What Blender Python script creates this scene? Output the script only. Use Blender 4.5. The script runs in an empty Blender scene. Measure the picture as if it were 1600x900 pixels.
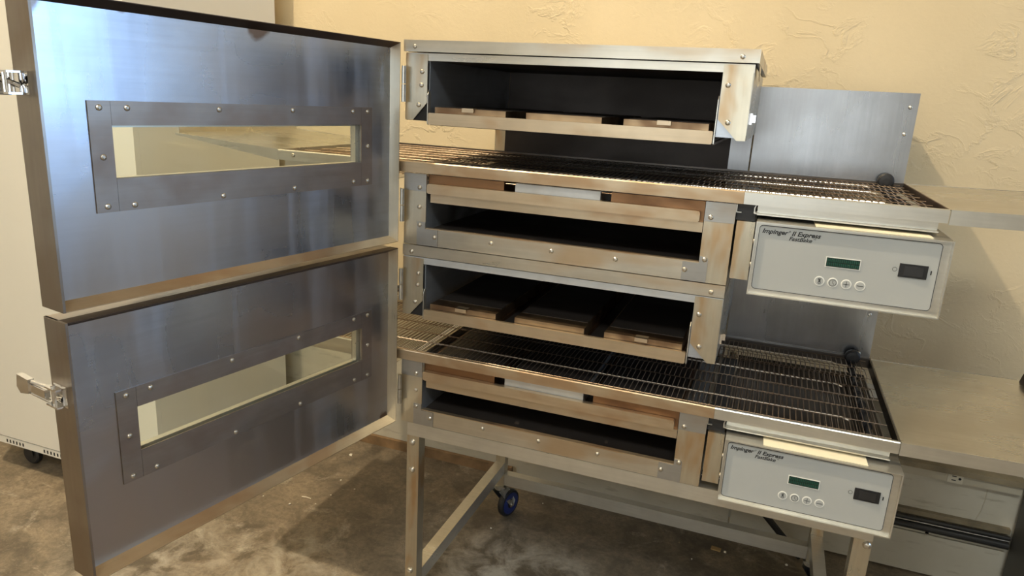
import bpy, bmesh, math, random
from mathutils import Vector, Matrix
random.seed(7)
C = bpy.context.scene.collection
sc = bpy.context.scene

# ------------------------------------------------------------------ camera, world, lights, exposure
Z0 = 1.10                                    # floor is z = 0; the upper oven's base stands at Z0
YAW, PIT, ROL = 0.340907, -0.261235, 0.055348
fwd = Vector((-math.sin(YAW)*math.cos(PIT), math.cos(YAW)*math.cos(PIT), math.sin(PIT)))
rgt = Vector((math.cos(YAW), math.sin(YAW), 0)); upv = rgt.cross(fwd)
r2 = rgt*math.cos(ROL) + upv*math.sin(ROL); u2 = -rgt*math.sin(ROL) + upv*math.cos(ROL)
cam = bpy.data.cameras.new('camera'); co = bpy.data.objects.new('camera', cam); C.objects.link(co)
m = Matrix((r2, u2, -fwd)).transposed().to_4x4(); m.translation = Vector((0.7806, -1.4326, 0.3365 + Z0))
co.matrix_world = m
cam.sensor_width = 36.0; cam.lens = 36.0*1106.3/1600.0; cam.clip_start = 0.02
sc.camera = co

w = bpy.data.worlds.new('world'); sc.world = w; w.use_nodes = True
w.node_tree.nodes['Background'].inputs[0].default_value = (0.55, 0.66, 0.85, 1)
w.node_tree.nodes['Background'].inputs[1].default_value = 1.0

def area(name, loc, target, size, power, col, shape='RECTANGLE', sy=None):
    l = bpy.data.lights.new(name, 'AREA'); l.shape = shape; l.size = size; l.size_y = sy or size
    l.energy = power; l.color = col
    o = bpy.data.objects.new(name, l); C.objects.link(o); o.location = loc
    o.rotation_euler = (Vector(target) - Vector(loc)).to_track_quat('-Z', 'Y').to_euler()
    return o
# warm ceiling spot high on the left, the light that throws the hard shadows
pl = bpy.data.lights.new('ceiling_lamp_light', 'POINT'); pl.energy = 335; pl.shadow_soft_size = 0.035
pl.color = (1.0, 0.82, 0.57)
po = bpy.data.objects.new('ceiling_lamp_light', pl); C.objects.link(po); po.location = (-1.0, -0.82, 4.28)
# cool daylight through the window on the right
area('window_daylight', (4.36, 0.10, 1.75), (0, 0.10, 1.75), 1.5, 34, (0.38, 0.63, 1.0), sy=1.7)
# soft neutral fill light added behind the camera, no fixture there
area('fill_light', (1.1, -2.9, 3.6), (0.9, -1.8, 0), 1.2, 62, (0.97, 1.0, 0.95), sy=0.6)
# area light added behind the camera to brighten the oven fronts
area('front_fill_light', (0.3, -4.5, 1.55), (0.4, 0, 0.9), 2.4, 20, (0.97, 1.0, 0.95), sy=1.3)

vs = sc.view_settings
sc.display_settings.display_device = 'sRGB'
vs.view_transform = 'Standard'; vs.look = 'None'; vs.gamma = 1.0; vs.use_curve_mapping = False
vs.exposure = 0.08

# ------------------------------------------------------------------ helpers
def bx(bm, x0, x1, y0, y1, z0, z1):
    v = [bm.verts.new(p) for p in ((x0,y0,z0),(x1,y0,z0),(x1,y1,z0),(x0,y1,z0),(x0,y0,z1),(x1,y0,z1),(x1,y1,z1),(x0,y1,z1))]
    for f in ((0,3,2,1),(4,5,6,7),(0,1,5,4),(1,2,6,5),(2,3,7,6),(3,0,4,7)):
        bm.faces.new([v[i] for i in f])
    return v
def prism_y(bm, pts, y0, y1):                  # polygon in xz, extruded along y
    a = [bm.verts.new((x, y0, z)) for x, z in pts]; b = [bm.verts.new((x, y1, z)) for x, z in pts]
    bm.faces.new(a); bm.faces.new(b[::-1]); n = len(pts)
    for i in range(n): bm.faces.new((a[i], b[i], b[(i+1) % n], a[(i+1) % n]))
def prism_x(bm, pts, x0, x1):                  # polygon in yz, extruded along x
    a = [bm.verts.new((x0, y, z)) for y, z in pts]; b = [bm.verts.new((x1, y, z)) for y, z in pts]
    bm.faces.new(a); bm.faces.new(b[::-1]); n = len(pts)
    for i in range(n): bm.faces.new((a[i], b[i], b[(i+1) % n], a[(i+1) % n]))
def tube(bm, p, q, r, n=8, r2=None, caps=True):
    p, q = Vector(p), Vector(q); d = (q-p).normalized()
    s = d.cross(Vector((0,0,1)) if abs(d.z) < .9 else Vector((1,0,0))).normalized(); t = d.cross(s)
    r2 = r if r2 is None else r2
    A = [bm.verts.new(p + (s*math.cos(2*math.pi*i/n) + t*math.sin(2*math.pi*i/n))*r) for i in range(n)]
    B = [bm.verts.new(q + (s*math.cos(2*math.pi*i/n) + t*math.sin(2*math.pi*i/n))*r2) for i in range(n)]
    for i in range(n): bm.faces.new((A[i], A[(i+1) % n], B[(i+1) % n], B[i]))
    if caps: bm.faces.new(A[::-1]); bm.faces.new(B)
def sweep(bm, pts, r, n=6):
    for a, b in zip(pts, pts[1:]): tube(bm, a, b, r, n)
def lathe(bm, prof, axis='y', c=(0,0,0), n=20):      # prof: (radius, along) pairs, closed ends
    rings = []
    for r, h in prof:
        ring = []
        for i in range(n):
            a = 2*math.pi*i/n; u, v = r*math.cos(a), r*math.sin(a)
            p = {'y': (u, h, v), 'z': (u, v, h), 'x': (h, u, v)}[axis]
            ring.append(bm.verts.new(Vector(p) + Vector(c)))
        rings.append(ring)
    for A, B in zip(rings, rings[1:]):
        for i in range(n): bm.faces.new((A[i], A[(i+1) % n], B[(i+1) % n], B[i]))
    bm.faces.new(rings[0][::-1]); bm.faces.new(rings[-1])
def obj(name, bm, mat, parent=None, bev=0.0, loc=(0,0,0), smooth=False, seg=2):
    if bev:
        bmesh.ops.bevel(bm, geom=[e for e in bm.edges if len(e.link_faces) == 2 and e.calc_face_angle(0) > .5],
                        offset=bev, segments=seg, profile=.6, affect='EDGES', clamp_overlap=True)
    bmesh.ops.recalc_face_normals(bm, faces=bm.faces[:])
    me = bpy.data.meshes.new(name); bm.to_mesh(me); bm.free(); me.materials.append(mat)
    if smooth:
        for p in me.polygons: p.use_smooth = True
    o = bpy.data.objects.new(name, me); C.objects.link(o); o.location = loc
    if parent: o.parent = parent
    return o
def box(name, x0, x1, y0, y1, z0, z1, mat, parent=None, bev=0.0):
    bm = bmesh.new(); bx(bm, x0, x1, y0, y1, z0, z1); return obj(name, bm, mat, parent, bev)
def poly(name, pts, y0, y1, mat, parent=None, bev=0.0):
    bm = bmesh.new(); prism_y(bm, pts, y0, y1); return obj(name, bm, mat, parent, bev)
def tag(o, label, cat, group=None):
    o['label'] = label; o['category'] = cat
    if group: o['group'] = group
    return o
def empty(name, loc, label, cat, group=None):
    o = bpy.data.objects.new(name, None); C.objects.link(o); o.location = loc; o.empty_display_size = .1
    return tag(o, label, cat, group)
def struct(o): o['kind'] = 'structure'; return o
def stuff(o): o['kind'] = 'stuff'; return o

# ------------------------------------------------------------------ materials
class NT:
    def __init__(s, name):
        s.m = bpy.data.materials.new(name); s.m.use_nodes = True; s.t = s.m.node_tree
        s.b = s.t.nodes['Principled BSDF']; s.tc = s.n('ShaderNodeTexCoord').outputs['Object']
    def n(s, k, **kw):
        x = s.t.nodes.new(k)
        for a, v in kw.items(): setattr(x, a, v)
        return x
    def l(s, a, b): s.t.links.new(a, b)
    def noise(s, scale=(1,1,1), sc=1.0, det=4, rough=.55, dist=0.0):
        mp = s.n('ShaderNodeMapping'); mp.inputs['Scale'].default_value = scale; s.l(s.tc, mp.inputs['Vector'])
        x = s.n('ShaderNodeTexNoise'); s.l(mp.outputs[0], x.inputs['Vector'])
        x.inputs['Scale'].default_value = sc; x.inputs['Detail'].default_value = det
        x.inputs['Roughness'].default_value = rough; x.inputs['Distortion'].default_value = dist
        return x.outputs['Fac']
    def ramp(s, f, stops):
        r = s.n('ShaderNodeValToRGB'); s.l(f, r.inputs[0]); e = r.color_ramp.elements
        while len(e) < len(stops): e.new(.5)
        for k, (p, c) in zip(e, stops):
            k.position = p; k.color = (*c, 1) if len(c) == 3 else c
        return r.outputs[0]
    def mix(s, f, a, b, mode='MIX'):
        x = s.n('ShaderNodeMix', data_type='RGBA', blend_type=mode)
        if isinstance(f, (int, float)): x.inputs[0].default_value = f
        else: s.l(f, x.inputs[0])
        for i, v in ((6, a), (7, b)):
            if isinstance(v, tuple): x.inputs[i].default_value = (*v, 1)
            else: s.l(v, x.inputs[i])
        return x.outputs[2]
    def rng(s, f, a, b, c, d, smooth=False):
        x = s.n('ShaderNodeMapRange');
        if smooth: x.interpolation_type = 'SMOOTHSTEP'
        s.l(f, x.inputs[0])
        for i, v in enumerate((a, b, c, d)): x.inputs[i+1].default_value = v
        return x.outputs[0]
    def bump(s, f, strength, dist):
        x = s.n('ShaderNodeBump'); x.inputs['Strength'].default_value = strength; x.inputs['Distance'].default_value = dist
        s.l(f, x.inputs['Height']); s.l(x.outputs[0], s.b.inputs['Normal'])
    def set(s, **kw):
        for k, v in kw.items():
            i = s.b.inputs[k.replace('_', ' ')]
            if isinstance(v, (int, float)): i.default_value = v
            elif isinstance(v, tuple): i.default_value = (*v, 1)
            else: s.l(v, i)
def plain(name, col, rough=.5, metal=0.0, var=.12, scale=30):
    k = NT(name); f = k.noise((1,1,1), scale, 5)
    k.set(Base_Color=k.mix(k.rng(f, .3, .7, 0, 1), tuple(c*(1-var) for c in col), tuple(min(1, c*(1+var)) for c in col)),
          Roughness=k.rng(f, .2, .8, max(.03, rough-.06), rough+.06), Metallic=metal)
    return k.m
def steel(name, col, rough=.3, stain=(.30,.17,.07), amt=.35, lo=.48, hi=.72, grain='x', metal=1.0, bumps=.0, rv=.02, burns=(), streak=0, patch=(1.5,4,5)):
    k = NT(name)
    gs = {'x': (7, 150, 150), 'z': (150, 150, 7), 'y': (150, 7, 150)}[grain]
    g = k.noise(gs, 1.0, 3); big = k.noise(patch, 1.3, 3, .5, .3); sm = k.noise((1,1,1), 22, 4)
    base = k.mix(k.rng(g, .25, .75, 0, 1), tuple(c*.93 for c in col), tuple(min(1, c*1.05) for c in col))
    base = k.mix(k.rng(sm, .35, .75, 0, .25), base, tuple(c*.6 for c in col))
    msk = k.rng(big, lo, hi, 0, amt, True)
    base = k.mix(msk, base, stain)
    r = k.n('ShaderNodeMath', operation='ADD'); k.l(k.rng(g, .2, .8, rough-rv, rough+rv), r.inputs[0]); k.l(k.rng(big, .1, .9, -.06, .10, True), r.inputs[1])
    for (px_, pz_, rr) in burns:                     # burnt-on brown patches
        mp_ = k.n('ShaderNodeMapping'); k.l(k.tc, mp_.inputs['Vector']); mp_.inputs['Location'].default_value = (-px_, .0232, -pz_*1.0)
        vl = k.n('ShaderNodeVectorMath', operation='LENGTH'); k.l(mp_.outputs[0], vl.inputs[0])
        ad_ = k.n('ShaderNodeMath', operation='MULTIPLY_ADD'); k.l(k.noise((1,1,1), 38, 3), ad_.inputs[0]); ad_.inputs[1].default_value = rr*.9; k.l(vl.outputs['Value'], ad_.inputs[2])
        base = k.mix(k.rng(ad_.outputs[0], rr*1.05, rr*1.45, .85, 0, True), base, (.16,.10,.065))
    if streak:
        st_ = k.noise((9, 9, .7), 1.6, 3, .6); r3 = k.n('ShaderNodeMath', operation='ADD'); k.l(r.outputs[0], r3.inputs[0]); k.l(k.rng(st_, .45, .72, 0, streak, True), r3.inputs[1]); r = r3
    k.set(Base_Color=base, Metallic=metal, Roughness=r.outputs[0])
    if bumps: k.bump(k.noise((1.2, 1, 1.6), 3.2, 0), bumps, .004)
    return k.m
M = {}
M['door'] = steel('door_inner_steel', (.50,.555,.66), .25, (.46,.42,.39), .9, .40, .66, 'x', rv=.006, patch=(2.0,3,3.0), burns=((.735,.437,.032), (.355,.437,.030), (.60,.436,.012)), streak=.13)  # bluish base and brown mottling: room reflections put into the steel colour
M['doorb'] = steel('door_inner_steel_brown', (.50,.54,.62), .27, (.45,.40,.365), .9, .34, .56, 'x', rv=.006, patch=(2.3,3,3.4), burns=((.02,.014,.02),), streak=.12)  # lower door: blue and grey-brown reflections put into the steel colour
M['doorrim'] = steel('door_rim_steel', (.38,.345,.31), .32, (.24,.17,.11), .5, .42, .7, 'z')
M['trim'] = steel('window_trim_steel', (.38,.335,.30), .40, (.25,.18,.14), .5, .45, .7, 'x', patch=(5,5,8))
M['front'] = steel('front_brushed_steel', (.60,.565,.485), .30, (.46,.30,.14), .6, .5, .72, 'x', metal=.88, patch=(3,4,9))
M['frontv'] = steel('plate_brushed_steel', (.58,.53,.42), .30, (.44,.235,.07), .62, .50, .68, 'z', metal=.86, patch=(14,5,4))
M['tan'] = steel('heat_tinted_steel', (.58,.47,.33), .36, (.40,.23,.11), .6, .45, .7, 'x', metal=.86, patch=(5,5,12))
M['brown'] = steel('baked_brown_steel', (.30,.17,.09), .40, (.15,.08,.045), .7, .42, .7, 'x', patch=(7,7,9))
M['bright'] = steel('clean_stainless', (.66,.645,.59), .30, (.50,.45,.36), .25, .55, .8, 'x', metal=.85)
M['tray'] = steel('tray_stainless', (.60,.585,.55), .26, (.44,.40,.33), .4, .45, .75, 'x', rv=.03, patch=(4,4,4))
M['splash'] = steel('splash_stainless', (.36,.365,.375), .27, (.28,.26,.26), .5, .42, .7, 'z', rv=.01, patch=(4,3,1.5))
M['galv'] = steel('galvanized_sheet', (.62,.64,.65), .45, (.45,.44,.42), .4, .4, .7, 'x', metal=.85, patch=(12,12,12))
M['soot'] = steel('sooty_interior_steel', (.085,.072,.065), .5, (.035,.027,.022), .8, .35, .65, 'y', metal=.6)
M['bluein'] = steel('interior_side_steel', (.56,.60,.66), .36, (.10,.09,.085), .75, .48, .72, 'y', metal=.8)
M['wire'] = steel('belt_wire', (.46,.37,.29), .38, (.17,.10,.06), .75, .38, .68, 'y', metal=.9, patch=(3,5,3))
M['rod'] = plain('support_rod_steel', (.66,.61,.54), .32, 1.0)
M['screw'] = plain('screw_steel', (.56,.52,.45), .32, 1.0)
M['chrome'] = plain('chrome', (.85,.85,.86), .07, 1.0, .04)
M['black'] = plain('black_rubber', (.018,.018,.02), .45)
M['darkgap'] = plain('black_seal', (.012,.011,.011), .8)
M['pipe'] = plain('black_pipe', (.022,.022,.022), .42)
M['blue'] = plain('blue_polyurethane', (.02,.035,.15), .35)
M['zinc'] = plain('zinc_plate', (.55,.54,.50), .33, 1.0, .2, 40)
M['panel'] = plain('control_overlay_grey', (.43,.45,.45), .38, 0, .03, 8)
M['ink'] = plain('black_ink', (.012,.012,.014), .5)
M['white'] = plain('white_print', (.80,.81,.78), .45, 0, .03)
M['paper'] = plain('cream_card', (.84,.78,.60), .6, 0, .04)
M['lcd'] = plain('green_display_glass', (.004,.020,.016), .12)
M['seg'] = plain('green_display_cell', (.008,.060,.042), .25)
M['enamel'] = plain('white_enamel', (.78,.765,.70), .34, 0, .02, 4)
M['wood'] = plain('brown_wood', (.24,.15,.075), .55, 0, .4, 12)
M['outlet'] = plain('outlet_ivory', (.62,.58,.47), .4, 0, .04)
M['race'] = plain('raceway_paint', (.50,.46,.36), .45, 0, .06, 9)
M['crumb'] = plain('crumb', (.80,.76,.66), .7)
M['burnt'] = steel('burnt_shaded_steel', (.17,.125,.10), .42, (.06,.04,.03), .7, .4, .65, 'x')  # burnt door lip; also gives the right tray stops their painted shade
M['ledge'] = plain('grimy_ledge', (.24,.20,.13), .6, 0, .3, 14)
M['pan'] = steel('dark_pan_steel', (.17,.15,.135), .34, (.06,.05,.04), .7, .4, .65, 'x')
M['cap'] = steel('dull_grey_steel', (.42,.415,.40), .33, (.36,.27,.17), .4, .5, .75, 'x', metal=.82, patch=(9,4,9))
M['card'] = plain('tan_card', (.40,.27,.12), .7)

def glass():
    k = NT('door_glass'); t = k.t; out = t.nodes['Material Output']
    tr = k.n('ShaderNodeBsdfTransparent'); tr.inputs[0].default_value = (.985, .995, .975, 1)
    gl = k.n('ShaderNodeBsdfGlossy'); gl.inputs['Roughness'].default_value = .03; gl.inputs[0].default_value = (1,1,1,1)
    fr = k.n('ShaderNodeLayerWeight'); fr.inputs[0].default_value = .25
    mx = k.n('ShaderNodeMixShader'); k.l(k.rng(fr.outputs['Facing'], 0, 1, .015, .10), mx.inputs[0]); k.l(tr.outputs[0], mx.inputs[1]); k.l(gl.outputs[0], mx.inputs[2])
    t.links.new(mx.outputs[0], out.inputs['Surface']); return k.m
M['glass'] = glass()

def wall_mat():
    k = NT('trowelled_plaster')
    a = k.noise((1,1,1), 2.2, 3); col = k.ramp(a, [(.3, (.60,.50,.325)), (.7, (.67,.565,.38))])
    b = k.noise((1,1,1), 60, 3); col = k.mix(k.rng(b, .4, .7, 0, .10), col, (.52,.44,.30))
    k.set(Base_Color=col, Roughness=.62)
    n1 = k.noise((1,1,1.25), 9.0, 6, .6, .7); e = k.ramp(n1, [(.44, (0,0,0)), (.50, (1,1,1)), (.53, (.45,.45,.45)), (.62, (.3,.3,.3))])
    n2 = k.noise((1,1,1), 3.0, 2); msk = k.rng(n2, .44, .62, .05, 1)
    mu = k.n('ShaderNodeMath', operation='MULTIPLY'); k.l(e, mu.inputs[0]); k.l(msk, mu.inputs[1])
    fine = k.noise((1,1,1), 110, 3); ad = k.n('ShaderNodeMath', operation='MULTIPLY_ADD'); k.l(fine, ad.inputs[0]); ad.inputs[1].default_value = .22; k.l(mu.outputs[0], ad.inputs[2])
    k.bump(ad.outputs[0], .5, .004); return k.m
M['wall'] = wall_mat()
def board_mat():
    k = NT('white_wall_board'); a = k.noise((1,1,1), 5, 4); s_ = k.noise((4,4,20), 3, 5)
    col = k.ramp(a, [(.3, (.50,.47,.38)), (.7, (.60,.57,.48))]); col = k.mix(k.rng(s_, .58, .75, 0, .5), col, (.27,.23,.16))
    k.set(Base_Color=col, Roughness=.5); return k.m
M['board'] = board_mat()
def floor_mat():
    k = NT('stained_concrete')
    a = k.noise((1,1,1), 1.6, 8, .62, .3); b = k.noise((1,1,1), 9, 8, .65, .6); c = k.noise((1,1,1), 55, 8, .8, .5)
    col = k.ramp(a, [(.30, (.080,.068,.052)), (.5, (.155,.125,.088)), (.68, (.27,.215,.15))])
    col = k.mix(k.rng(b, .42, .70, 0, .65), col, (.36,.29,.20))
    col = k.mix(k.rng(b, .30, .46, .6, 0), col, (.075,.055,.036))
    d = k.noise((1,1,1), 3.1, 9, .72, 1.2); col = k.mix(k.rng(d, .56, .66, 0, .7), col, (.50,.45,.36))
    e = k.noise((.6,2.2,1), 14, 8, .75, 2.0); col = k.mix(k.rng(e, .60, .66, 0, .35), col, (.50,.44,.34))
    col = k.mix(k.rng(c, .42, .60, 0, .5), col, (.07,.057,.042)); f2 = k.noise((1,2.4,1), 30, 8, .8, 2.5); col = k.mix(k.rng(f2, .58, .68, 0, .45), col, (.46,.40,.31))
    for cx, cy, r0 in ((.10, .36, .30), (-.50, .12, .26), (.30, .42, .2), (-.9, .02, .3)):      # worn pale scrapes
        vm = k.n('ShaderNodeVectorMath', operation='DISTANCE'); k.l(k.tc, vm.inputs[0]); vm.inputs[1].default_value = (cx, cy, 0)
        mk = k.n('ShaderNodeMath', operation='MULTIPLY'); k.l(k.rng(vm.outputs['Value'], 0, r0, .62, 0), mk.inputs[0]); k.l(k.rng(b, .42, .62, 0, 1), mk.inputs[1])
        col = k.mix(mk.outputs[0], col, (.55,.52,.45))
    k.set(Base_Color=col, Roughness=k.rng(b, .3, .7, .42, .66))
    k.bump(b, .25, .002); return k.m
M['floor'] = floor_mat()

# ------------------------------------------------------------------ room shell
XW0, XW1, YF, YB, H = -3.0, 4.4, -4.6, 0.95, 4.6
struct(box('floor', XW0-.1, XW1+.1, YF-.1, YB+.1, -.1, 0, M['floor']))
struct(box('wall_back', XW0-.1, XW1+.1, YB, YB+.1, 0, H, M['wall']))
M['paint'] = plain('grey_wall_paint', (.42,.42,.40), .6, 0, .05, 3)
bm = bmesh.new()                                   # wall behind the camera with a wide window opening added for the front light
bx(bm, XW0-.1, -.95, YF-.1, YF, 0, H); bx(bm, 1.55, XW1+.1, YF-.1, YF, 0, H)
bx(bm, -.95, 1.55, YF-.1, YF, 0, .85); bx(bm, -.95, 1.55, YF-.1, YF, 2.25, H)
struct(obj('wall_front', bm, M['paint']))
bm = bmesh.new()
for x in (-.95, .275, 1.50): bx(bm, x, x+.05, YF-.08, YF-.03, .85, 2.25)
for z in (.85, 2.20): bx(bm, -.90, 1.50, YF-.08, YF-.03, z, z+.05)
w2 = struct(obj('window_2', bm, M['enamel']))  # unseen window frame added to go with the front light
box('pane', -.90, 1.50, YF-.058, YF-.054, .90, 2.20, M['glass'], w2)
struct(box('wall_left', XW0-.1, XW0, YF, YB, 0, H, M['paint']))
bm = bmesh.new()                                   # right wall with a window opening
wy0, wy1, wz0, wz1 = -.70, .90, .85, 2.65
bx(bm, XW1, XW1+.12, YF, wy0, 0, H); bx(bm, XW1, XW1+.12, wy1, YB, 0, H)
bx(bm, XW1, XW1+.12, wy0, wy1, 0, wz0); bx(bm, XW1, XW1+.12, wy0, wy1, wz1, H)
struct(obj('wall_right', bm, M['paint']))
struct(box('ceiling', XW0-.1, XW1+.1, YF-.1, YB+.1, H, H+.1, M['board']))
bm = bmesh.new()
for y in (wy0, (wy0+wy1)/2-.025, wy1-.05): bx(bm, XW1+.03, XW1+.09, y, y+.05, wz0, wz1)
for z in (wz0, wz1-.05): bx(bm, XW1+.03, XW1+.09, wy0+.05, wy1-.05, z, z+.05)
wf = struct(obj('window_1', bm, M['enamel']))
box('pane', XW1+.058, XW1+.062, wy0+.05, wy1-.05, wz0+.05, wz1-.05, M['glass'], wf)
# ------------------------------------------------------------------ trims of the back wall
struct(box('baseboard_back', -1.3, -.02, YB-.018, YB, 0, .040, M['wood'], bev=.003))
bm = bmesh.new(); bx(bm, -.0, .80, YB-.012, YB, 0.006, .147); t1 = struct(obj('trim_1', bm, M['board'], bev=.001))
struct(box('trim_2', .806, 1.622, YB-.012, YB, .006, .147, M['board'], bev=.001))
struct(box('trim_3', .70, 1.622, YB-.030, YB, .355, .386, M['race'], bev=.003))        # surface raceway
struct(box('trim_4', .70, 1.622, YB-.045, YB, .3865, .404, M['ledge'], bev=.002))        # its ledge
struct(box('trim_5', .70, 1.622, YB-.022, YB, .214, .230, M['ledge'], bev=.003))
ou = empty('wall_outlet', (1.442, YB-.030, .3695), 'ivory wall outlet set in the raceway under the lower right exit tray', 'outlet')
box('cover_plate', -.021, .021, -.004, 0, -.0145, .0150, M['outlet'], ou, .0015)
for s in (-.006, .007): box('socket_slot', -.010, .002, -.0046, -.003, s-.0015+.001, s+.0015+.001, M['ink'], ou)
bm = bmesh.new(); tube(bm, (.012, -.0046, .002), (.012, -.003, .002), .0042, 10); obj('ground_hole', bm, M['ink'], ou)
for z, r, mt, lab in ((.2060, .0070, 'pipe', 'upper black pipe running along the wall below the outlet'),
                      (.1955, .0024, 'zinc', 'thin bright rod between the two black wall pipes'),  # zinc rod drawn for the bright line between the pipes
                      (.1800, .0120, 'pipe', 'thicker lower black pipe along the wall just above the white board')):
    bm = bmesh.new(); tube(bm, (.60, YB-.030, z), (1.622, YB-.030, z), r, 14)
    p = obj('wall_pipe', bm, M[mt], smooth=False); tag(p, lab, 'pipe', 'pipes along the wall')
    if r > .01:
        for x in (1.0, 1.40): box('pipe_strap', x-.005, x+.005, YB-.0435, YB-.0005, z-.0145, z-.0122, M['zinc'], p)
bm = bmesh.new(); sweep(bm, [(1.540, YB-.0055, .354), (1.5415, YB-.0055, .31), (1.538, YB-.0055, .27), (1.528, YB-.0055, .2305)], .0013, 6)
tag(obj('thin_wire', bm, M['race']), 'thin dark wire hanging from the raceway right of the outlet', 'wire')

struct(box('trim_6', -1.3, 2.3, YB-.004, YB+.001, .041, .62, M['board']))       # white board along the foot of the wall
# ------------------------------------------------------------------ shared small meshes
def screw_mesh(r=.0052, h=.0034):
    bm = bmesh.new(); lathe(bm, [(r, 0), (r*.96, -h*.45), (r*.7, -h*.82), (r*.25, -h)], 'y', n=12)
    for a in range(2):
        if a: bx(bm, -r*.5, r*.5, -h*1.06, -h*.8, -r*.09, r*.09)
        else: bx(bm, -r*.09, r*.09, -h*1.06, -h*.8, -r*.5, r*.5)
    bmesh.ops.recalc_face_normals(bm, faces=bm.faces[:])
    me = bpy.data.meshes.new('screw'); bm.to_mesh(me); bm.free(); me.materials.append(M['screw'])
    return me
SCREW = screw_mesh(); BIG = screw_mesh(.0085, .007); SMALL = screw_mesh(.0046, .003)
def screw(parent, x, y, z, me=SCREW, rot=None):
    o = bpy.data.objects.new('screw', me); C.objects.link(o); o.parent = parent; o.location = (x, y, z)
    if rot: o.rotation_euler = rot
    else: o.rotation_euler = (0, random.uniform(0, 1.5), 0)
    return o

# conveyor belt of bent wires, one mesh for both runs of both ovens
BX0, BX1, BY0, BY1 = -.325, 1.062, .012, .492
def belt_mesh():
    bm = bmesh.new(); pitch = .0115; n = int((BX1-BX0)/pitch); ks = 7; r = .00095
    ys = [BY0 + (BY1-BY0)*k/ks for k in range(ks+1)]
    for i in range(n+1):
        x = BX0 + i*pitch; pts = []
        jz = random.uniform(-.0006, .0006)
        for k in range(ks):
            s = .0 if k % 2 == 0 else .0045
            pts += [(x+s, ys[k]+.003, jz), (x+s, ys[k+1]-.003, jz)]
        for a, b in zip(pts, pts[1:]): tube(bm, a, b, r, 4, caps=False)
        for k in range(ks+1):                       # interlocking hooks round the next wire
            y = min(max(ys[k], BY0+.004), BY1-.004)
            for q in (0,): tube(bm, (x, y+q, .0012), (x+pitch+.002, y+q, .0012), r*.8, 4, caps=False)
    bmesh.ops.recalc_face_normals(bm, faces=bm.faces[:])
    me = bpy.data.meshes.new('conveyor_belt'); bm.to_mesh(me); bm.free(); me.materials.append(M['wire']); return me
BELT = belt_mesh()

def text_mesh(bm, s, size, x, z, shear=.0, off=0.0):
    cu = bpy.data.curves.new('t', 'FONT'); cu.body = s; cu.size = size; cu.shear = shear; cu.offset = off
    o = bpy.data.objects.new('t', cu); C.objects.link(o)
    dg = bpy.context.evaluated_depsgraph_get(); me = bpy.data.meshes.new_from_object(o.evaluated_get(dg))
    me.transform(Matrix.Translation((x, 0, z)) @ Matrix.Rotation(math.pi/2, 4, 'X'))
    wd = max(v.co.x for v in me.vertices) - x
    bm.from_mesh(me); bpy.data.objects.remove(o); bpy.data.curves.remove(cu); bpy.data.meshes.remove(me)
    return wd
def ring_outline(bm, pts, y0, y1, wdt):               # closed thin line along points in xz
    n = len(pts)
    for i in range(n):
        a, b = Vector((pts[i][0], 0, pts[i][1])), Vector((pts[(i+1) % n][0], 0, pts[(i+1) % n][1]))
        d = (b-a); 
        if d.length < 1e-6: continue
        d.normalize(); s = Vector((d.z, 0, -d.x))*wdt/2
        vs_ = [bm.verts.new((p.x, y0, p.z)) for p in (a-s, b-s, b+s, a+s)]; bm.faces.new(vs_)
def rrect(x0, x1, z0, z1, r, n=6):
    P = []
    for cx, cz, a0 in ((x1-r, z1-r, 0), (x0+r, z1-r, 90), (x0+r, z0+r, 180), (x1-r, z0+r, 270)):
        for i in range(n+1):
            a = math.radians(a0 + 90*i/n); P.append((cx+r*math.cos(a), cz+r*math.sin(a)))
    return P
def disc(bm, x, y, z, r, n=24):
    bm.faces.new([bm.verts.new((x+r*math.cos(2*math.pi*i/n), y, z+r*math.sin(2*math.pi*i/n))) for i in range(n)])

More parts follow.
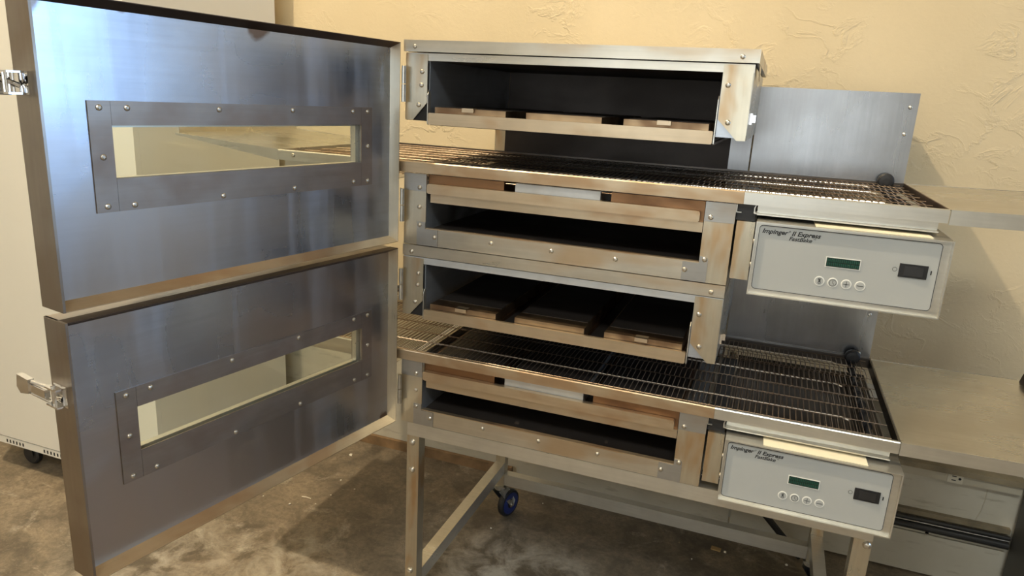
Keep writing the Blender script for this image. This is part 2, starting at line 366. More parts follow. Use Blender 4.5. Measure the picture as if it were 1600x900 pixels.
# ------------------------------------------------------------------ the ovens
W = .7229; XO0, XO1 = .0552, .6657
DA = 1.757386; HX, HY = -.0033, -.0202
def build_door(oven, upper):
    # local frame: x from hinge to free edge, -y outwards (away from the oven's inside face), z up
    dw, dt, dr, zt, zb = .7351, .0566, .0232, .4397, .0057
    hu0, hu1, hz0, hz1 = .094, .633, .181, .272
    bm = bmesh.new()
    for a in ((0, hu0, zb, zt), (hu1, dw, zb, zt), (hu0, hu1, zb, hz0), (hu0, hu1, hz1, zt)):
        bx(bm, a[0], a[1], -dt, -dr, a[2], a[3])
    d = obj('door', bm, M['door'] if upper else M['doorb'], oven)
    d.location = (HX, HY, 0); d.rotation_euler = (0, 0, -DA)
    L = .0032
    def dbox(name, x0, x1, n0, n1, z0, z1, mat, bev=0): return box(name, x0, x1, -n1, -n0, z0, z1, mat, d, bev)
    dbox('door_edge', dw-L, dw+.0006, 0, dt+.0006, zb, zt, M['doorrim'], .0008)
    def lip(pts, axis, a_, b_, mat):
        bm = bmesh.new(); (prism_x if axis == 'x' else None)(bm, pts, a_, b_); return obj('door_edge', bm, mat, d)
    lip([(0, zt), (0, zt-.0012), (-dr, .4278), (-dr, zt)], 'x', 0, dw-L, M['burnt'])
    lip([(0, zb), (0, zb+.0012), (-dr, .0172), (-dr, zb)], 'x', 0, dw-L, M['tan'])
    bm = bmesh.new(); P8 = [(0, 0), (.0012, 0), (.0065, -dr), (0, -dr)]
    A = [bm.verts.new((x, y, zb+.0012)) for x, y in P8]; Bv = [bm.verts.new((x, y, zt-.0012)) for x, y in P8]
    bm.faces.new(A); bm.faces.new(Bv[::-1])
    for i in range(4): bm.faces.new((A[i], Bv[i], Bv[(i+1) % 4], A[(i+1) % 4]))
    obj('door_edge', bm, M['frontv'], d)
    # four trim strips round the window
    y = dr-.0022
    st = [(.6290, .6623, .1392, .3018), (.0656, .0982, .1392, .3018), (.0986, .6286, .2664, .3018), (.0986, .6286, .1392, .1886)]
    for s in st: dbox('window_trim', s[0], s[1], y, dr, s[2], s[3], M['trim'], .0006)
    for n in (.031, .049):
        g = dbox('glass_pane', hu0, hu1, n, n+.004, hz0, hz1, M['glass'])
    bm = bmesh.new()
    bx(bm, hu0, hu0+.008, -.047, -.0352, hz0, hz1); bx(bm, hu1-.010, hu1, -.047, -.0352, hz0, hz1)
    bx(bm, hu0+.008, hu1-.010, -.047, -.0352, hz1-.009, hz1); bx(bm, hu0+.008, hu1-.010, -.047, -.0352, hz0, hz0+.007)
    obj('glass_spacer', bm, M['bright'], d)
    for u, z in ((.646,.292),(.646,.221),(.646,.148),(.604,.292),(.444,.292),(.284,.293),(.124,.293),(.080,.293),(.080,.221),(.080,.148),(.123,.149),(.284,.148),(.444,.147),(.604,.147)):
        screw(d, u, -y, z, SMALL, (math.pi, random.uniform(0, 1.5), 0))
    for z0, z1 in ((.317, .392), (.053, .128)):            # butt hinges: knuckles and leaf
        bm = bmesh.new(); 
        tube(bm, (-.0062, .005, z0), (-.0062, .005, (z0+z1)/2-.0008), .0052, 14); tube(bm, (-.0062, .005, (z0+z1)/2+.0008), (-.0062, .005, z1), .0052, 14)
        obj('hinge', bm, M['zinc'], d)
    # draw latch on the free edge
    bm = bmesh.new(); zc = .322
    zc = .322 if upper else .322
    e = dw+.0006
    if upper:
        bx(bm, e, e+.003, -.054, -.016, zc-.015, zc+.015)
        bx(bm, e+.003, e+.026, -.054, -.020, zc+.0125, zc+.015); bx(bm, e+.003, e+.026, -.054, -.020, zc-.015, zc-.0125)
        tube(bm, (e+.010, -.046, zc-.0125), (e+.010, -.046, zc+.0125), .004, 12)
        tube(bm, (e+.022, -.036, zc-.0125), (e+.022, -.036, zc+.0125), .003, 12)
        tube(bm, (e+.006, -.032, zc-.004), (e+.024, -.046, zc+.006), .0035, 10)
        prism_x(bm, [(-.060, zc-.013), (-.052, zc-.017), (-.050, zc+.011), (-.058, zc+.013)], e+.008, e+.034)
    else:
        bx(bm, e, e+.003, -.046, -.012, zc-.017, zc+.017)
        bx(bm, e+.003, e+.016, -.046, -.016, zc+.0125, zc+.015); bx(bm, e+.003, e+.016, -.046, -.016, zc-.015, zc-.0125)
        tube(bm, (e+.010, -.034, zc-.018), (e+.010, -.034, zc+.018), .003, 12)
        # arm thrown open, held out past the door towards the fridge
        for k in (-.011, .011): tube(bm, (e+.010, -.038, zc+k), (e+.012, -.104, zc+k*.8), .0034, 10)
        bx(bm, e+.007, e+.015, -.094, -.050, zc-.007, zc+.006)
        prism_x(bm, [(-.094, zc-.010), (-.092, zc+.013), (-.124, zc+.015), (-.128, zc-.006), (-.118, zc-.015)], e+.008, e+.017)
    obj('latch', bm, M['chrome'], d, .0012)
    return d

def build_oven(base, upper):
    o = empty('conveyor_oven', (0, 0, base),
              'upper stainless conveyor oven, on top of the stack, bluish windowed door open' if upper else
              'lower stainless conveyor oven, standing on the wheeled stand, browner windowed door open', 'oven', 'stacked conveyor ovens')
    F, V = M['front'], M['frontv']
    def B(name, x0, x1, y0, y1, z0, z1, mat, bev=0.0): return box(name, x0, x1, y0, y1, z0, z1, mat, o, bev)
    # --- lower housing -------------------------------------------------
    t = .003
    bm = bmesh.new()
    bx(bm, 0, .012, t+.0004, .56, .002, .150); bx(bm, W-.012, W, t+.0004, .56, .002, .150)
    bx(bm, .012, W-.012, t+.0004, .56, 0.002, .012)
    obj('lower_housing', bm, F, o)
    for a_, b_ in ((.0125, XO0), (XO1, W-.0125)): B('inner_side', a_, b_, .004, .50, .012, .128, M['bluein'])
    B('chamber_floor', XO0, XO1, .012, .50, .030, .036, M['soot'])
    B('chamber_ceiling', XO0, XO1, .030, .50, .128, .133, M['soot'])
    B('chamber_back', XO0, XO1, .50, .505, .030, .150, M['soot'])
    bb = B('bottom_bar', .034, .683, 0.0008, t, 0, XO0*0+.0387, F, .0005)
    prs = poly('opening_sill', [(XO0, .0387), (XO1, .0387), (XO1, .0410), (XO0, .0410)], 0, .012, M['tan'], o)
    lp = B('corner_plate', 0, XO0, 0, t, 0, .1235, V, .0005)
    rp = B('corner_plate', XO1, W, 0, t, 0, .1235, V, .0005)
    lc = B('cap_plate', -.0005, XO0, -.0006, t, .1238, .1626, M['cap'], .0005)
    rc = B('cap_plate', XO1, W+.0005, -.0006, t, .1238, .1626, M['cap'], .0005)
    pa = poly('gusset_patch', [(.034, .0005), (.0865, .0005), (.0865, .030), (.0865, .0384), (.0550, .0384), (.0550, .054), (.034, .054)], -.0018, .0004, M['cap'], o, .0005)
    pb = poly('gusset_patch', [(.634, .0005), (.683, .0005), (.683, .048), (.678, .053), (.6660, .053), (.6660, .0384), (.634, .0384)], -.0018, .0004, M['cap'], o, .0005)
    screw(lc, .039, -.0006, .132); screw(lp, .039, 0, .088); screw(rc, .678, -.0006, .132)
    screw(pa, .041, -.0016, .047); screw(pa, .079, -.0016, .022)
    screw(pb, .6765, -.0016, .047); screw(pb, .640, -.0016, .022)
    for x in (.217, .357, .497): screw(bb, x, .0008, .024)
    # air fingers behind the rail: brown, silver, brown
    for x0, x1, z, mat in ((.056, .238, .161, 'brown'), (.264, .452, .160, 'galv'), (.475, .664, .161, 'brown')):
        f = B('air_finger', x0, x1, .009, .42, .120, z, M[mat], .0025)
        box('finger_top', x0+.003, x1-.003, .016, .42, z+.0001, z+.0012, M['soot'], f)
    bm = bmesh.new(); prism_y(bm, rrect(.059, .657, .1205, .1425, .005, 4), -.006, .0075); obj('finger_rail', bm, M['tan'], o, .0012)
    bm = bmesh.new(); bx(bm, .0655, .6645, .0015, .0085, .100, .1200); obj('finger_rail_flange', bm, M['tan'], o, .001)
    # --- rear housing --------------------------------------------------
    B('rear_housing', .030, W-.012, .56, .885, .0, .42, M['soot'] if 0 else F)
    B('rear_column', .014, .045, .51, .5595, .150, .282, V)
    B('rear_column', .667, .718, .51, .5595, .150, .282, M['splash'])
    B('slot_back', .0455, .6665, .51, .516, .150, .282, M['soot'])
    # --- upper housing -------------------------------------------------
    bm = bmesh.new()
    bx(bm, 0, .010, .006, .56, .2785, .418); bx(bm, .010, W-.010, .012, .56, .412, .4205)
    prism_x(bm, [(.006, .418), (.006, .292), (.020, .282), (.56, .282), (.56, .418)], W-.010, W)
    obj('upper_housing', bm, M['bright'], o)
    B('seal', .0004, XO0-.002, .0035, .006, .2785, .40, M['darkgap'])
    for a_, b_ in ((.0105, XO0-.0005), (XO1+.0005, W-.0105)): B('inner_side', a_, b_, .0075, .50, .286, .411, M['bluein'])
    B('chamber_back', XO0, XO1, .50, .505, .272, .411, M['soot'])
    B('chamber_ceiling', XO0, XO1, .013, .50, .406, .4115, M['soot'])
    B('chamber_floor', XO0, XO1, .012, .50, .270, .275, M['soot'])
    hb = B('header_bar', 0, W, .0005, .0125, .405, .4205, M['galv'] if not upper else F, .0005)
    gl = poly('corner_gusset', [(0, .4185), (.0525, .4175), (.0525, .3175), (.019, .2795), (0, .2795)], -.0015, .0004, V, o)
    gr = poly('corner_gusset', [(.6670, .4190), (.7215, .4190), (.7225, .2820), (.706, .2815), (.6680, .3190)], -.0015, .0004, V, o)
    for x, z in ((.040, .382), (.039, .354), (.033, .312)): screw(gl, x, -.0015, z)
    for x, z in ((.679, .382), (.687, .314)): screw(gr, x, -.0015, z)
    bm = bmesh.new(); bx(bm, W+.0003, W+.005, .045, .085, .312, .333); bx(bm, W+.005, W+.011, .060, .078, .316, .330); obj('latch_catch', bm, M['chrome'], o, .001)
    # tray lip with covers
    bm = bmesh.new(); prism_y(bm, rrect(.0555, .662, .2715, .2965, .003, 3), -.001, .007); obj('finger_tray_lip', bm, M['tan'], o)
    for x0, x1 in ((.0538, .0552), (.6640, .6656)):
        bm = bmesh.new(); prism_x(bm, [(-.002, .273), (.002, .271), (.012, .271), (.012, .358), (.006, .362), (-.002, .355)] if x0 > .3 else
                                  [(-.002, .273), (.002, .271), (.012, .271), (.012, .34), (.004, .345), (-.002, .335)], x0, x1)
        obj('tray_bracket', bm, M['bright'], o)
    B('tray_base', .057, .661, .0072, .47, .2752, .2800, M['soot'])
    for i, (x0, x1) in enumerate(((.067, .233), (.279, .441), (.486, .652))):
        bm = bmesh.new(); bx(bm, x0, x1, .010, .45, .2802, .309)
        ff = obj('air_finger', bm, M['tan'] if False else M['finger'], o, .002)
        bm = bmesh.new(); bx(bm, x0-.004, x1+.004, .016, .46, .2802, .288); obj('finger_flange', bm, M['brown'], ff)
        box('finger_top', x0+.003, x1-.003, .055, .45, .3091, .3100, M['soot'], ff)
        if i != 1:
            xm = (x0+x1)/2 - .002
            bm = bmesh.new(); bx(bm, xm-.0135, xm+.0135, .0035, .024, .3092, .3104); bx(bm, xm-.0135, xm+.0135, .0025, .0085, .302, .3104)
            obj('finger_clip', bm, M['tan'], ff, .0008)
    # lid
    if upper:
        bm = bmesh.new(); bx(bm, -.002, .730, -.008, .56, .4225, .4465)
        ld = obj('lid', bm, F, o, .0015)
        bm = bmesh.new(); prism_x(bm, [(-.008, .4215), (.10, .395), (.11, .395), (.11, .4210), (-.0079, .4224)], .7288, .730); obj('lid_skirt', bm, F, o)
        screw(ld, .025, -.008, .433, SMALL); screw(ld, .699, -.008, .433, SMALL)
    else:
        ld = B('lid', -.0005, W, -.003, .56, .4225, .4478, M['tan'] if 0 else F, .0008)
        screw(ld, .022, -.003, .432); screw(ld, .697, -.003, .432)
    # --- conveyor ------------------------------------------------------
    bm = bmesh.new(); prism_x(bm, [(-.0056, .1648), (-.0056, .1872), (-.0042, .1891), (-.0020, .1896), (.0010, .1893), (.0022, .1872), (.0022, .1648)], -.0150, .7350)
    obj('front_rail', bm, M['tan'], o)
    bm = bmesh.new(); prism_x(bm, [(-.0056, .1648), (-.0056, .1872), (-.0042, .1891), (-.0020, .1896), (.0010, .1893), (.0022, .1872), (.0022, .1648)], -.3415, -.0153)
    lr = obj('front_rail', bm, M['bright'], o); screw(lr, -.297, -.0056, .178, SCREW)
    bm = bmesh.new(); prism_x(bm, [(-.0056, .1648), (-.0056, .1872), (-.0042, .1891), (-.0020, .1896), (.0010, .1893), (.0022, .1872), (.0022, .1648)], .7353, 1.0805)
    obj('front_rail', bm, M['bright'], o)
    B('rear_rail', -.3415, 1.0805, .4985, .5092, .1648, .1894, M['pan'])
    B('end_plate', 1.0775, 1.0805, .0025, .498, .1648, .1894, M['pan'] if not upper else M['burnt'])
    B('end_plate', -.3415, -.3385, .0025, .498, .1648, .1894, M['bright'])
    for z in (.1835, .1560):
        b = bpy.data.objects.new('conveyor_belt', BELT); C.objects.link(b); b.parent = o; b.location = (0, 0, z); stuff(b)
    for y in (.094, .295, .455):
        bm = bmesh.new(); sweep(bm, [(-.30, y, .1800), (.985, y, .1800), (1.000, y-.004, .1770)], .0025, 8); obj('support_rod', bm, M['rod'], o)
    B('cross_bar', .738, .754, .020, .495, .1490, .1515, M['front'])
    for x in (1.035, -.298):
        bm = bmesh.new(); tube(bm, (x, .004, .1700), (x, .497, .1700), .0060, 12)
        for k in range(8): tube(bm, (x, .03+k*.06, .1700), (x, .038+k*.06, .1700), .0105, 12)
        obj('drive_shaft', bm, M['black'], o)
    if 1:                                                   # pan below the belt at the right end
        bm = bmesh.new(); bx(bm, .762, 1.070, -.0022, .0195, .1462, .1488); bx(bm, .762, 1.070, .012, .0135, .1488, .1640)
        obj('pan_front', bm, M['bright'], o, .0004)
        B('crumb_pan', .762, 1.070, .020, .49, .1455, .1476, M['pan'])
        bm = bmesh.new(); prism_y(bm, [(.7585, .1640), (.7560, .1590), (.7560, .1490), (.7580, .1475), (.7690, .1475), (.7690, .1490), (.7600, .1495), (.7580, .1530), (.7580, .1590), (.7595, .1640)], -.003, .03)
        obj('pan_bracket', bm, M['bright'], o)
        bm = bmesh.new(); bx(bm, -.330, -.02, .006, .49, .1462, .1476); bx(bm, -.330, -.02, .006, .0075, .1476, .1640); obj('crumb_pan', bm, M['bright'], o)
    bm = bmesh.new(); lathe(bm, [(.010, .4975), (.017, .495), (.0185, .490), (.0185, .482), (.015, .480), (.015, .476), (.007, .475)], 'y', (1.036, 0, .1930), 24)
    obj('pulley', bm, M['black'], o)
    # splash guard box at the back of the right end
    bm = bmesh.new(); bx(bm, .722, 1.0785, .5095, .5110, .166, .3985); bx(bm, 1.0770, 1.0785, .5110, .885, .166, .3985); bx(bm, .722, 1.0770, .5110, .885, .3970, .3985)
    sp = obj('splash_guard', bm, M['splash'], o)
    screw(sp, 1.062, .5095, .366, SMALL); screw(sp, 1.060, .5095, .304, SMALL); screw(sp, 1.052, .5095, .198, SMALL)
    # side box between body and control box
    B('wiring_channel', .7275, .7618, .001, .40, .016, .1310, V, .001)
    bm = bmesh.new(); bx(bm, .7245, .7600, .010, .40, .1315, .1640); obj('gap_block', bm, M['black'], o)  # black block filling the dark gap above the wiring channel
    bm = bmesh.new(); bx(bm, .7238, .7335, .000, .006, .1470, .1485); bx(bm, .7238, .7250, .000, .006, .1485, .1620); obj('rail_clip', bm, M['bright'], o)
    build_control(o, upper)
    build_door(o, upper)
    return o

def build_control(o, upper):
    x0, x1, yf, z0, z1 = .7642, 1.0913, -.0376, (-.0024 if upper else .0004), .1386
    bm = bmesh.new(); r = .0022
    bx(bm, x0, x0+r, yf, .36, z0, z1); bx(bm, x1-r, x1, yf, .36, z0, z1)
    bx(bm, x0+r, x1-r, yf, .36, z1-r, z1); bx(bm, x0+r, x1-r, yf, .36, z0, z0+r); bx(bm, x0+r, x1-r, .355, .36, z0+r, z1-r)
    cb = obj('control_box', bm, M['bright'], o, .0004)
    yp = yf+.0085
    box('face_plate', x0+r, x1-r, yp, yp+.002, z0+r, z1-r, M['bright'], cb)
    px0, px1, pz0, pz1 = .7705, 1.0765, .0085, .1325
    yo = yp-.0009
    bm = bmesh.new(); prism_y(bm, rrect(px0, px1, pz0, pz1, .007), yo, yp); ov = obj('control_panel', bm, M['panel'], cb)
    bm = bmesh.new(); ring_outline(bm, rrect(px0+.0007, px1-.0007, pz0+.0007, pz1-.0007, .0065), yo-.0003, yo, .0010)
    obj('border_line', bm, M['ink'], cb)
    bm = bmesh.new()
    a = text_mesh(bm, 'Impinger', .0118, .7762, .1180, .28, .00032); text_mesh(bm, '\u00ae', .0042, .7762+a+.0002, .1232, .2, .0001)
    a2 = text_mesh(bm, 'II Express', .0118, .7762+a+.0052, .1180, .28, .00032)
    b = text_mesh(bm, 'FastBake', .0105, .8215, .1085, .28, .0002); text_mesh(bm, '\u2122', .0052, .8215+b+.0004, .1125, .2)
    for v in bm.verts: v.co.y = yo-.0004
    # stretch so that the line ends where it does on the panel
    end = .7762+a+.0052+a2; k = (.8790-.7762)/(end-.7762)
    for v in bm.verts: v.co.x = .7762 + (v.co.x-.7762)*k
    obj('lettering', bm, M['ink'], cb)
    # display
    bm = bmesh.new(); bx(bm, .8935, .9525, yo-.0010, yo, .0675, .0868); ds = obj('display', bm, M['white'], cb)
    bm = bmesh.new(); bx(bm, .8950, .9510, yo-.0014, yo-.0005, .0690, .0853); obj('display_glass', bm, M['lcd'], cb)
    bm = bmesh.new()
    for i in range(16):
        for z in (.0705, .0778): bx(bm, .8960+i*.00342, .8960+i*.00342+.0026, yo-.0016, yo-.0013, z, z+.0062)
    stuff(obj('display_cells', bm, M['seg'], cb))
    # membrane buttons
    for i, x in enumerate((.8885, .9115, .9345, .9578)):
        z = .0390; bm = bmesh.new(); lathe(bm, [(.0091, yo), (.0091, yo-.0006), (.0086, yo-.0009)], 'y', (x, 0, z), 28); bt = obj('button', bm, M['white'], cb)
        bm = bmesh.new(); disc(bm, x, yo-.0011, z, .0073); ly = yo-.0014
        obj('button_face', bm, M['panel'], cb)
        bm = bmesh.new()
        def bar(x0, z0, x1, z1, wd): ring_outline(bm, [(x0, z0), (x1, z1)], ly, ly, wd)
        def circ(cx, cz, r, wd): ring_outline(bm, [(cx+r*math.cos(q*.2618), cz+r*math.sin(q*.2618)) for q in range(24)], ly, ly, wd)
        if i == 0:
            bar(x-.0008, z-.001, x-.0008, z+.0045, .0007); bar(x+.0014, z-.001, x+.0014, z+.0045, .0007); circ(x+.0003, z-.0027, .0022, .0008); circ(x+.0003, z+.0046, .0012, .0006)
            bar(x+.0003, z-.002, x+.0003, z+.003, .0009); bar(x-.003, z+.0028, x-.001, z+.0028, .0006); bar(x-.003, z+.0046, x-.001, z+.0046, .0006); bar(x+.0018, z+.0046, x+.0036, z+.0046, .0006)
        elif i == 1:
            circ(x, z, .0062, .0007); bar(x, z, x, z+.0046, .0008); bar(x, z, x+.0022, z-.0030, .0008)
            for q in range(12): bar(x+.0048*math.cos(q*.5236), z+.0048*math.sin(q*.5236), x+.0057*math.cos(q*.5236), z+.0057*math.sin(q*.5236), .0004)
        elif i == 2: bar(x-.0055, z, x+.0055, z, .0008); bar(x, z-.0055, x, z+.0055, .0008)
        else: bar(x-.0055, z, x+.0055, z, .0010)
        obj('button_symbol', bm, M['ink'], cb)
    # rocker switch in its bezel
    bm = bmesh.new(); bx(bm, 1.0150, 1.0605, yo-.0022, yo, .0655, .0897)
    bz = obj('switch_bezel', bm, M['ink'], cb, .0008)
    bm = bmesh.new(); prism_y(bm, [(1.0235, .0690), (1.0530, .0690), (1.0530, .0862), (1.0235, .0862)], yo-.0050, yo-.0022)
    for v in bm.verts:
        if v.co.x < 1.03 and v.co.y < yo-.004: v.co.y += .0022
    obj('rocker', bm, M['black'], cb, .0006)
    bm = bmesh.new(); ring_outline(bm, [(1.0083+.0036*math.cos(q*.2618), .0778+.0036*math.sin(q*.2618)) for q in range(24)], yo-.0004, yo, .0007)
    bx(bm, 1.0652, 1.0672, yo-.0005, yo-.0002, .0745, .0820); obj('switch_marks', bm, M['ink'], cb)
    for z in (.10, .055):
        s = screw(cb, x0, -.030, z, SMALL, (0, 0, -math.pi/2))
M['finger'] = steel('finger_cover_steel', (.50,.37,.23), .40, (.15,.085,.05), .85, .40, .62, 'x', patch=(6,6,6))

DZ = .4492
up = build_oven(Z0, True)
low = build_oven(Z0-DZ, False)

# ------------------------------------------------------------------ exit trays at the conveyor ends
def tray(x0, x1, z, rise, label, right):
    t = empty('exit_tray', (x0 if right else x1, .25, z-.025), label, 'tray', 'exit trays at the conveyor ends')
    ox, oy, oz = t.location
    xa, xb = (x0, x1) if right else (x1, x0)          # xa at the oven, xb the free end
    def P(x, y, h): return (x-ox, y-oy, z + rise*(x-xa)/(xb-xa) + h - oz)
    def plate(name, pts, th, mat, nrm=(0,0,-1)):
        bm = bmesh.new(); A = [bm.verts.new(p) for p in pts]; Bv = [bm.verts.new(Vector(p)+Vector(nrm)*th) for p in pts]
        bm.faces.new(A); bm.faces.new(Bv[::-1]); n = len(pts)
        for i in range(n): bm.faces.new((A[i], Bv[i], Bv[(i+1) % n], A[(i+1) % n]))
        return obj(name, bm, mat, t)
    plate('tray_pan', [P(xa, -.003, 0), P(xb, -.003, 0), P(xb, .500, 0), P(xa, .500, 0)], .0012, M['tray'])
    e = .0255 if right else .004
    h0, h1 = -.0262, (-.0262 if right else -.004)
    plate('front_flange', [P(xa, -.0046, h0), P(xb, -.0046, h1), P(xb, -.0046, .0006), P(xa, -.0046, .0006)], .0015, M['bright'], (0, 1, 0))
    plate('back_flange', [P(xa, .5015, h0), P(xb, .5015, h1), P(xb, .5015, .0006), P(xa, .5015, .0006)], .0015, M['tray'], (0, -1, 0))
    s = 1 if right else -1
    plate('end_stop', [P(xb, .010, -.001), P(xb, .490, -.001), P(xb+s*.004, .486, .022), P(xb+s*.004, .014, .022)], .0015, M['burnt'] if right else M['tray'], (s, 0, 0))  # right stops: shade of the inner face put into a dark colour
    return t
tray(1.0825, 1.403, Z0+.1885, .006, 'stainless exit tray beyond the right end of the upper conveyor, above the shaded wall', True)
tray(1.0825, 1.403, Z0-DZ+.1885, .006, 'wide stainless exit tray at the right end of the lower conveyor, over the wall outlet', True)
tray(-.655, -.3425, Z0+.1885, .018, 'tapered stainless tray at the upper conveyor left end, seen through the upper door window', False)
tray(-.655, -.3425, Z0-DZ+.1885, .012, 'stainless tray at the left end of the lower conveyor, seen through the lower door window', False)

# cream cards lying on the control boxes
for z, x0, x1, sk, lab in ((Z0+.1386, .868, 1.060, .004, 'cream card lying on the upper control box under the conveyor end'), (Z0-DZ+.1386, .838, 1.030, .0, 'cream card lying on the lower control box under the conveyor end')):
    bm = bmesh.new(); A = [(x0, -.030), (x1, -.030+sk), (x1-.004, .115), (x0-.004, .115)]
    a = [bm.verts.new((x, y, z+.0003)) for x, y in A]; b = [bm.verts.new((x, y, z+.0016)) for x, y in A]
    bm.faces.new(a[::-1]); bm.faces.new(b)
    for i in range(4): bm.faces.new((a[i], a[(i+1) % 4], b[(i+1) % 4], b[i]))
    tag(obj('card_sheet', bm, M['paper']), lab, 'card', 'cards on the control boxes')

# ------------------------------------------------------------------ stand
st = empty('oven_stand', (0, 0, 0), 'stainless tube stand on blue casters carrying both ovens', 'stand')
LX = ((.0175, .0505), (1.0360, 1.0700)); LY = ((.0, .033), (.652, .685)); TOP = Z0-DZ-.0006
S = M['bright']
for i, (x0, x1) in enumerate(LX):
    for j, (y0, y1) in enumerate(LY):
        lg = box('leg', x0, x1, y0, y1, .128, TOP-.0348, M['frontv'], st, .0025)
        xm, ym = (x0+x1)/2, (y0+y1)/2
        if j == 0:
            for z in ((.598, .522, .228) if i == 0 else (.606, .522, .228)): screw(lg, xm-.002 if i == 0 else xm+.008, y0, z, BIG)
        # caster
        bm = bmesh.new(); bx(bm, xm-.024, xm+.024, ym-.024, ym+.024, .1245, .128)
        tube(bm, (xm, ym, .110), (xm, ym, .1245), .021, 20); 
        a = -18 if j else -25
        R = Matrix.Rotation(math.radians(a), 3, 'Z'); off = R @ Vector((0, .018 if j else -.024, 0)) ; 
        wc = Vector((xm, ym, .0505)) + off + (Vector((.020, 0, 0)) if j else Vector((.008, 0, 0)))
        side = R @ Vector((1, 0, 0)); f = R @ Vector((0, -1, 0))
        for s_ in (-1, 1):
            c0 = wc + side*s_*.0165
            P = [Vector((xm, ym, .113)) + side*s_*.0165 - f*.020, Vector((xm, ym, .113)) + side*s_*.0165 + f*.030, c0 + f*.016 + Vector((0,0,.004)), c0 + f*.008 - Vector((0,0,.010)), c0 - f*.008 - Vector((0,0,.010)), c0 - f*.016 + Vector((0,0,.010))]
            A = [bm.verts.new(p) for p in P]; Bv = [bm.verts.new(p + side*s_*.0025) for p in P]
            bm.faces.new(A); bm.faces.new(Bv[::-1])
            for q in range(len(P)): bm.faces.new((A[q], Bv[q], Bv[(q+1) % len(P)], A[(q+1) % len(P)]))
        tube(bm, wc-side*.022, wc+side*.022, .0055, 10)
        bmesh.ops.recalc_face_normals(bm, faces=bm.faces[:])
        cs = obj('caster', bm, M['zinc'], st)
        bm = bmesh.new(); lathe(bm, [(.039, -.0115), (.046, -.0115), (.0492, -.008), (.0505, -.003), (.0505, .003), (.0492, .008), (.046, .0115), (.039, .0115)], 'x', n=32)
        wh = obj('wheel_tread', bm, M['black'], cs); wh.location = wc; wh.rotation_euler = (0, 0, math.radians(a))
        bm = bmesh.new(); lathe(bm, [(.012, -.013), (.032, -.0135), (.0395, -.0125), (.0395, .0125), (.032, .0135), (.012, .013)], 'x', n=32)
        wh = obj('wheel_core', bm, M['blue'], cs); wh.location = wc; wh.rotation_euler = (0, 0, math.radians(a))
        bm = bmesh.new(); lathe(bm, [(.008, -.0145), (.017, -.0142), (.018, -.0125), (.018, .0125), (.017, .0142), (.008, .0145)], 'x', n=20)
        hb = obj('wheel_hub', bm, M['black'], cs); hb.location = wc; hb.rotation_euler = (0, 0, math.radians(a))
x0, x1 = LX[0][0], LX[1][1]
box('top_rail', x0, x1, 0, .033, TOP-.0345, TOP, S, st, .002)
box('top_rail', x0, x1, .652, .685, TOP-.0345, TOP, S, st, .002)
for a, b in LX: box('top_rail', a, b, .0335, .6515, TOP-.0345, TOP, S, st, .002)
for a, b in LX: box('side_rail', a, b, .0335, .6515, Z0-.922, Z0-.880, M['tan'] if 0 else S, st, .002)
box('rear_rail', LX[0][1]+.0005, LX[1][0]-.0005, .654, .684, Z0-.968, Z0-.926, S, st, .002)

# ------------------------------------------------------------------ white refrigerator at the left
fr = empty('refrigerator', (-1.405, .51, 0), 'tall white enamel refrigerator on black casters behind the open doors', 'refrigerator')
fx0, fx1, fy0, fy1 = -.405, .405, -.33, .33
box('cabinet', fx0, fx1, fy0+.02, fy1, .128, 1.96, M['enamel'], fr, .006)
box('front_door', fx0, fx1, fy0, fy0+.0195, .132, 1.95, M['enamel'], fr, .004)
bp = box('base_panel', fx0+.002, fx1-.002, fy0+.002, fy1-.01, .100, .1275, M['enamel'], fr, .002)
for g in (.065, .255, .47, .65):
    for k in range(6): box('vent_slot', fx0+g+k*.0165, fx0+g+k*.0165+.006, fy0+.0010, fy0+.0022, .107, .119, M['ink'], bp)
box('door_handle', fx0+.03, fx0+.05, fy0-.035, fy0-.0005, .95, 1.35, M['zinc'], fr, .006)
for sx in (-1, 1):
    for sy in (-1, 1):
        cx, cy = sx*.30, sy*.265
        bm = bmesh.new(); bx(bm, cx-.03, cx+.03, cy-.03, cy+.03, .094, .0995); tube(bm, (cx, cy, .085), (cx, cy, .094), .02, 14)
        for k in (-.019, .016): bx(bm, cx-.022, cx+.022, cy+k, cy+k+.003, .035, .085)
        cc = obj('caster', bm, M['black'], fr, .002)
        bm = bmesh.new(); lathe(bm, [(.012, -.013), (.034, -.013), (.040, -.008), (.040, .008), (.034, .013), (.012, .013)], 'y', (cx, cy, .040), 24); obj('wheel', bm, M['black'], cc)

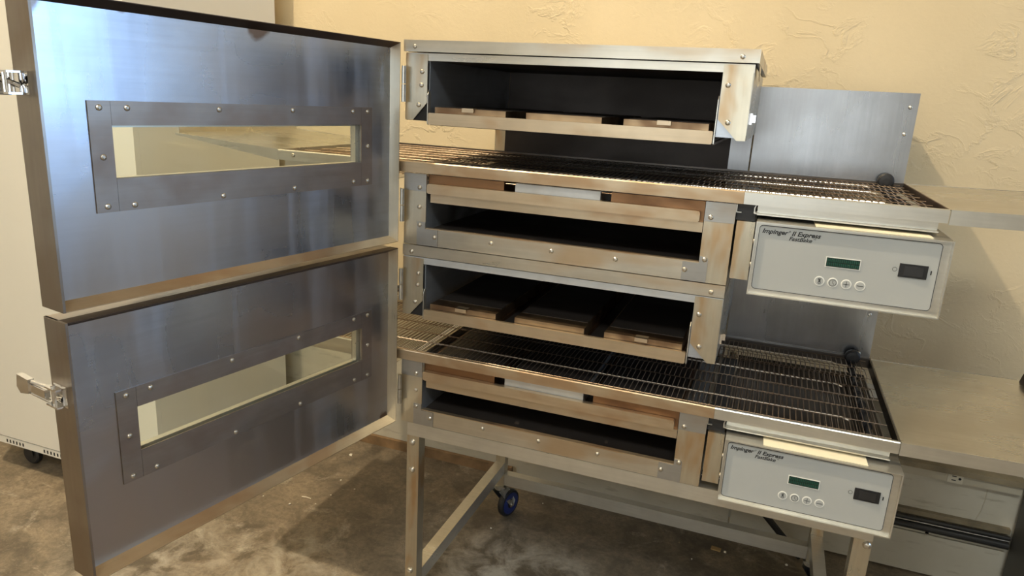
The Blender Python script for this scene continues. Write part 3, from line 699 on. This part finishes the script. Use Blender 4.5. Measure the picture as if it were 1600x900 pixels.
dk = empty('shade_cabinet', (1.93, .69, 0), 'dark grey low cabinet added to shade the right edge below the lower exit tray', 'cabinet')  # added cabinet standing in for the shaded end of the wall
M['darkcab'] = plain('dark_grey_panel', (.06,.058,.052), .5, 0, .15, 5)
box('body', -.303, .30, -.22, .23, .06, .60, M['darkcab'], dk, .006); box('plinth', -.28, .28, -.18, .21, 0, .0595, M['black'], dk)
box('front_panel', -.29, .29, -.239, -.2205, .075, .59, M['darkcab'], dk, .003); box('pull_handle', -.08, .08, -.262, -.2395, .52, .535, M['zinc'], dk, .003)
# ------------------------------------------------------------------ hanging cord and floor litter
bm = bmesh.new(); sweep(bm, [(.78, .85, .27), (.92, .85, .13), (1.019, .85, .031), (1.04, .85, .0125)], .0115, 8)
tag(obj('drain_hose', bm, M['black']), 'straight black hose slanting down to the floor behind the stand', 'hose')
LIT = [(-.784,.416,.0035,'at the far left of the lit floor beside the lower door'),(-.668,.415,.004,'just left of the straw bit on the lit floor'),(-.587,.453,.003,'just inside the oven shadow edge, right of the straw bit'),
       (-.572,.526,.003,'higher in the oven shadow, nearest the slanting shadow edge'),(-.596,.628,.004,'on the slanting edge of the oven shadow'),(-.516,.596,.003,'in the oven shadow midway to the front left leg'),
       (-.669,.808,.007,'and biggest of all, on the lit floor near the wall'),(.153,.806,.003,'beneath the rear rail near the caster'),(.038,.58,.0035,'beside the rear left caster wheel'),
       (.705,.70,.003,'left of the tan scrap under the stand'),(.806,.785,.005,'touching the right end of the tan scrap'),(1.0,.80,.005,'by the rear right caster')]
for i, (x, y, r, wh) in enumerate(LIT):
    bm = bmesh.new(); bmesh.ops.create_icosphere(bm, subdivisions=1, radius=r)
    for v in bm.verts: v.co += Vector((random.uniform(-1,1), random.uniform(-1,1), random.uniform(-.5,.5)))*r*.35; v.co.z *= .7
    zmin = min(v.co.z for v in bm.verts)
    c = obj('crumb', bm, M['crumb']); c.location = (x, y, -zmin)
    tag(c, 'tiny pale crumb ' + wh, 'crumb', 'crumbs on the floor')
bm = bmesh.new(); sweep(bm, [(0,0,.0016), (.018,.003,.0018), (.037,.002,.0015)], .0014, 6); s = obj('straw_bit', bm, M['crumb']); s.location = (-.66, .474, 0)
tag(s, 'thin pale straw bit on the sunlit floor beside the oven shadow', 'straw')
bm = bmesh.new(); bx(bm, -.016, .016, -.009, .009, 0, .004); s = obj('card_scrap', bm, M['card'], bev=.001); s.location = (.775, .792, 0); s.rotation_euler = (0, 0, -.1)
tag(s, 'small tan cardboard scrap on the floor under the oven stand', 'scrap')
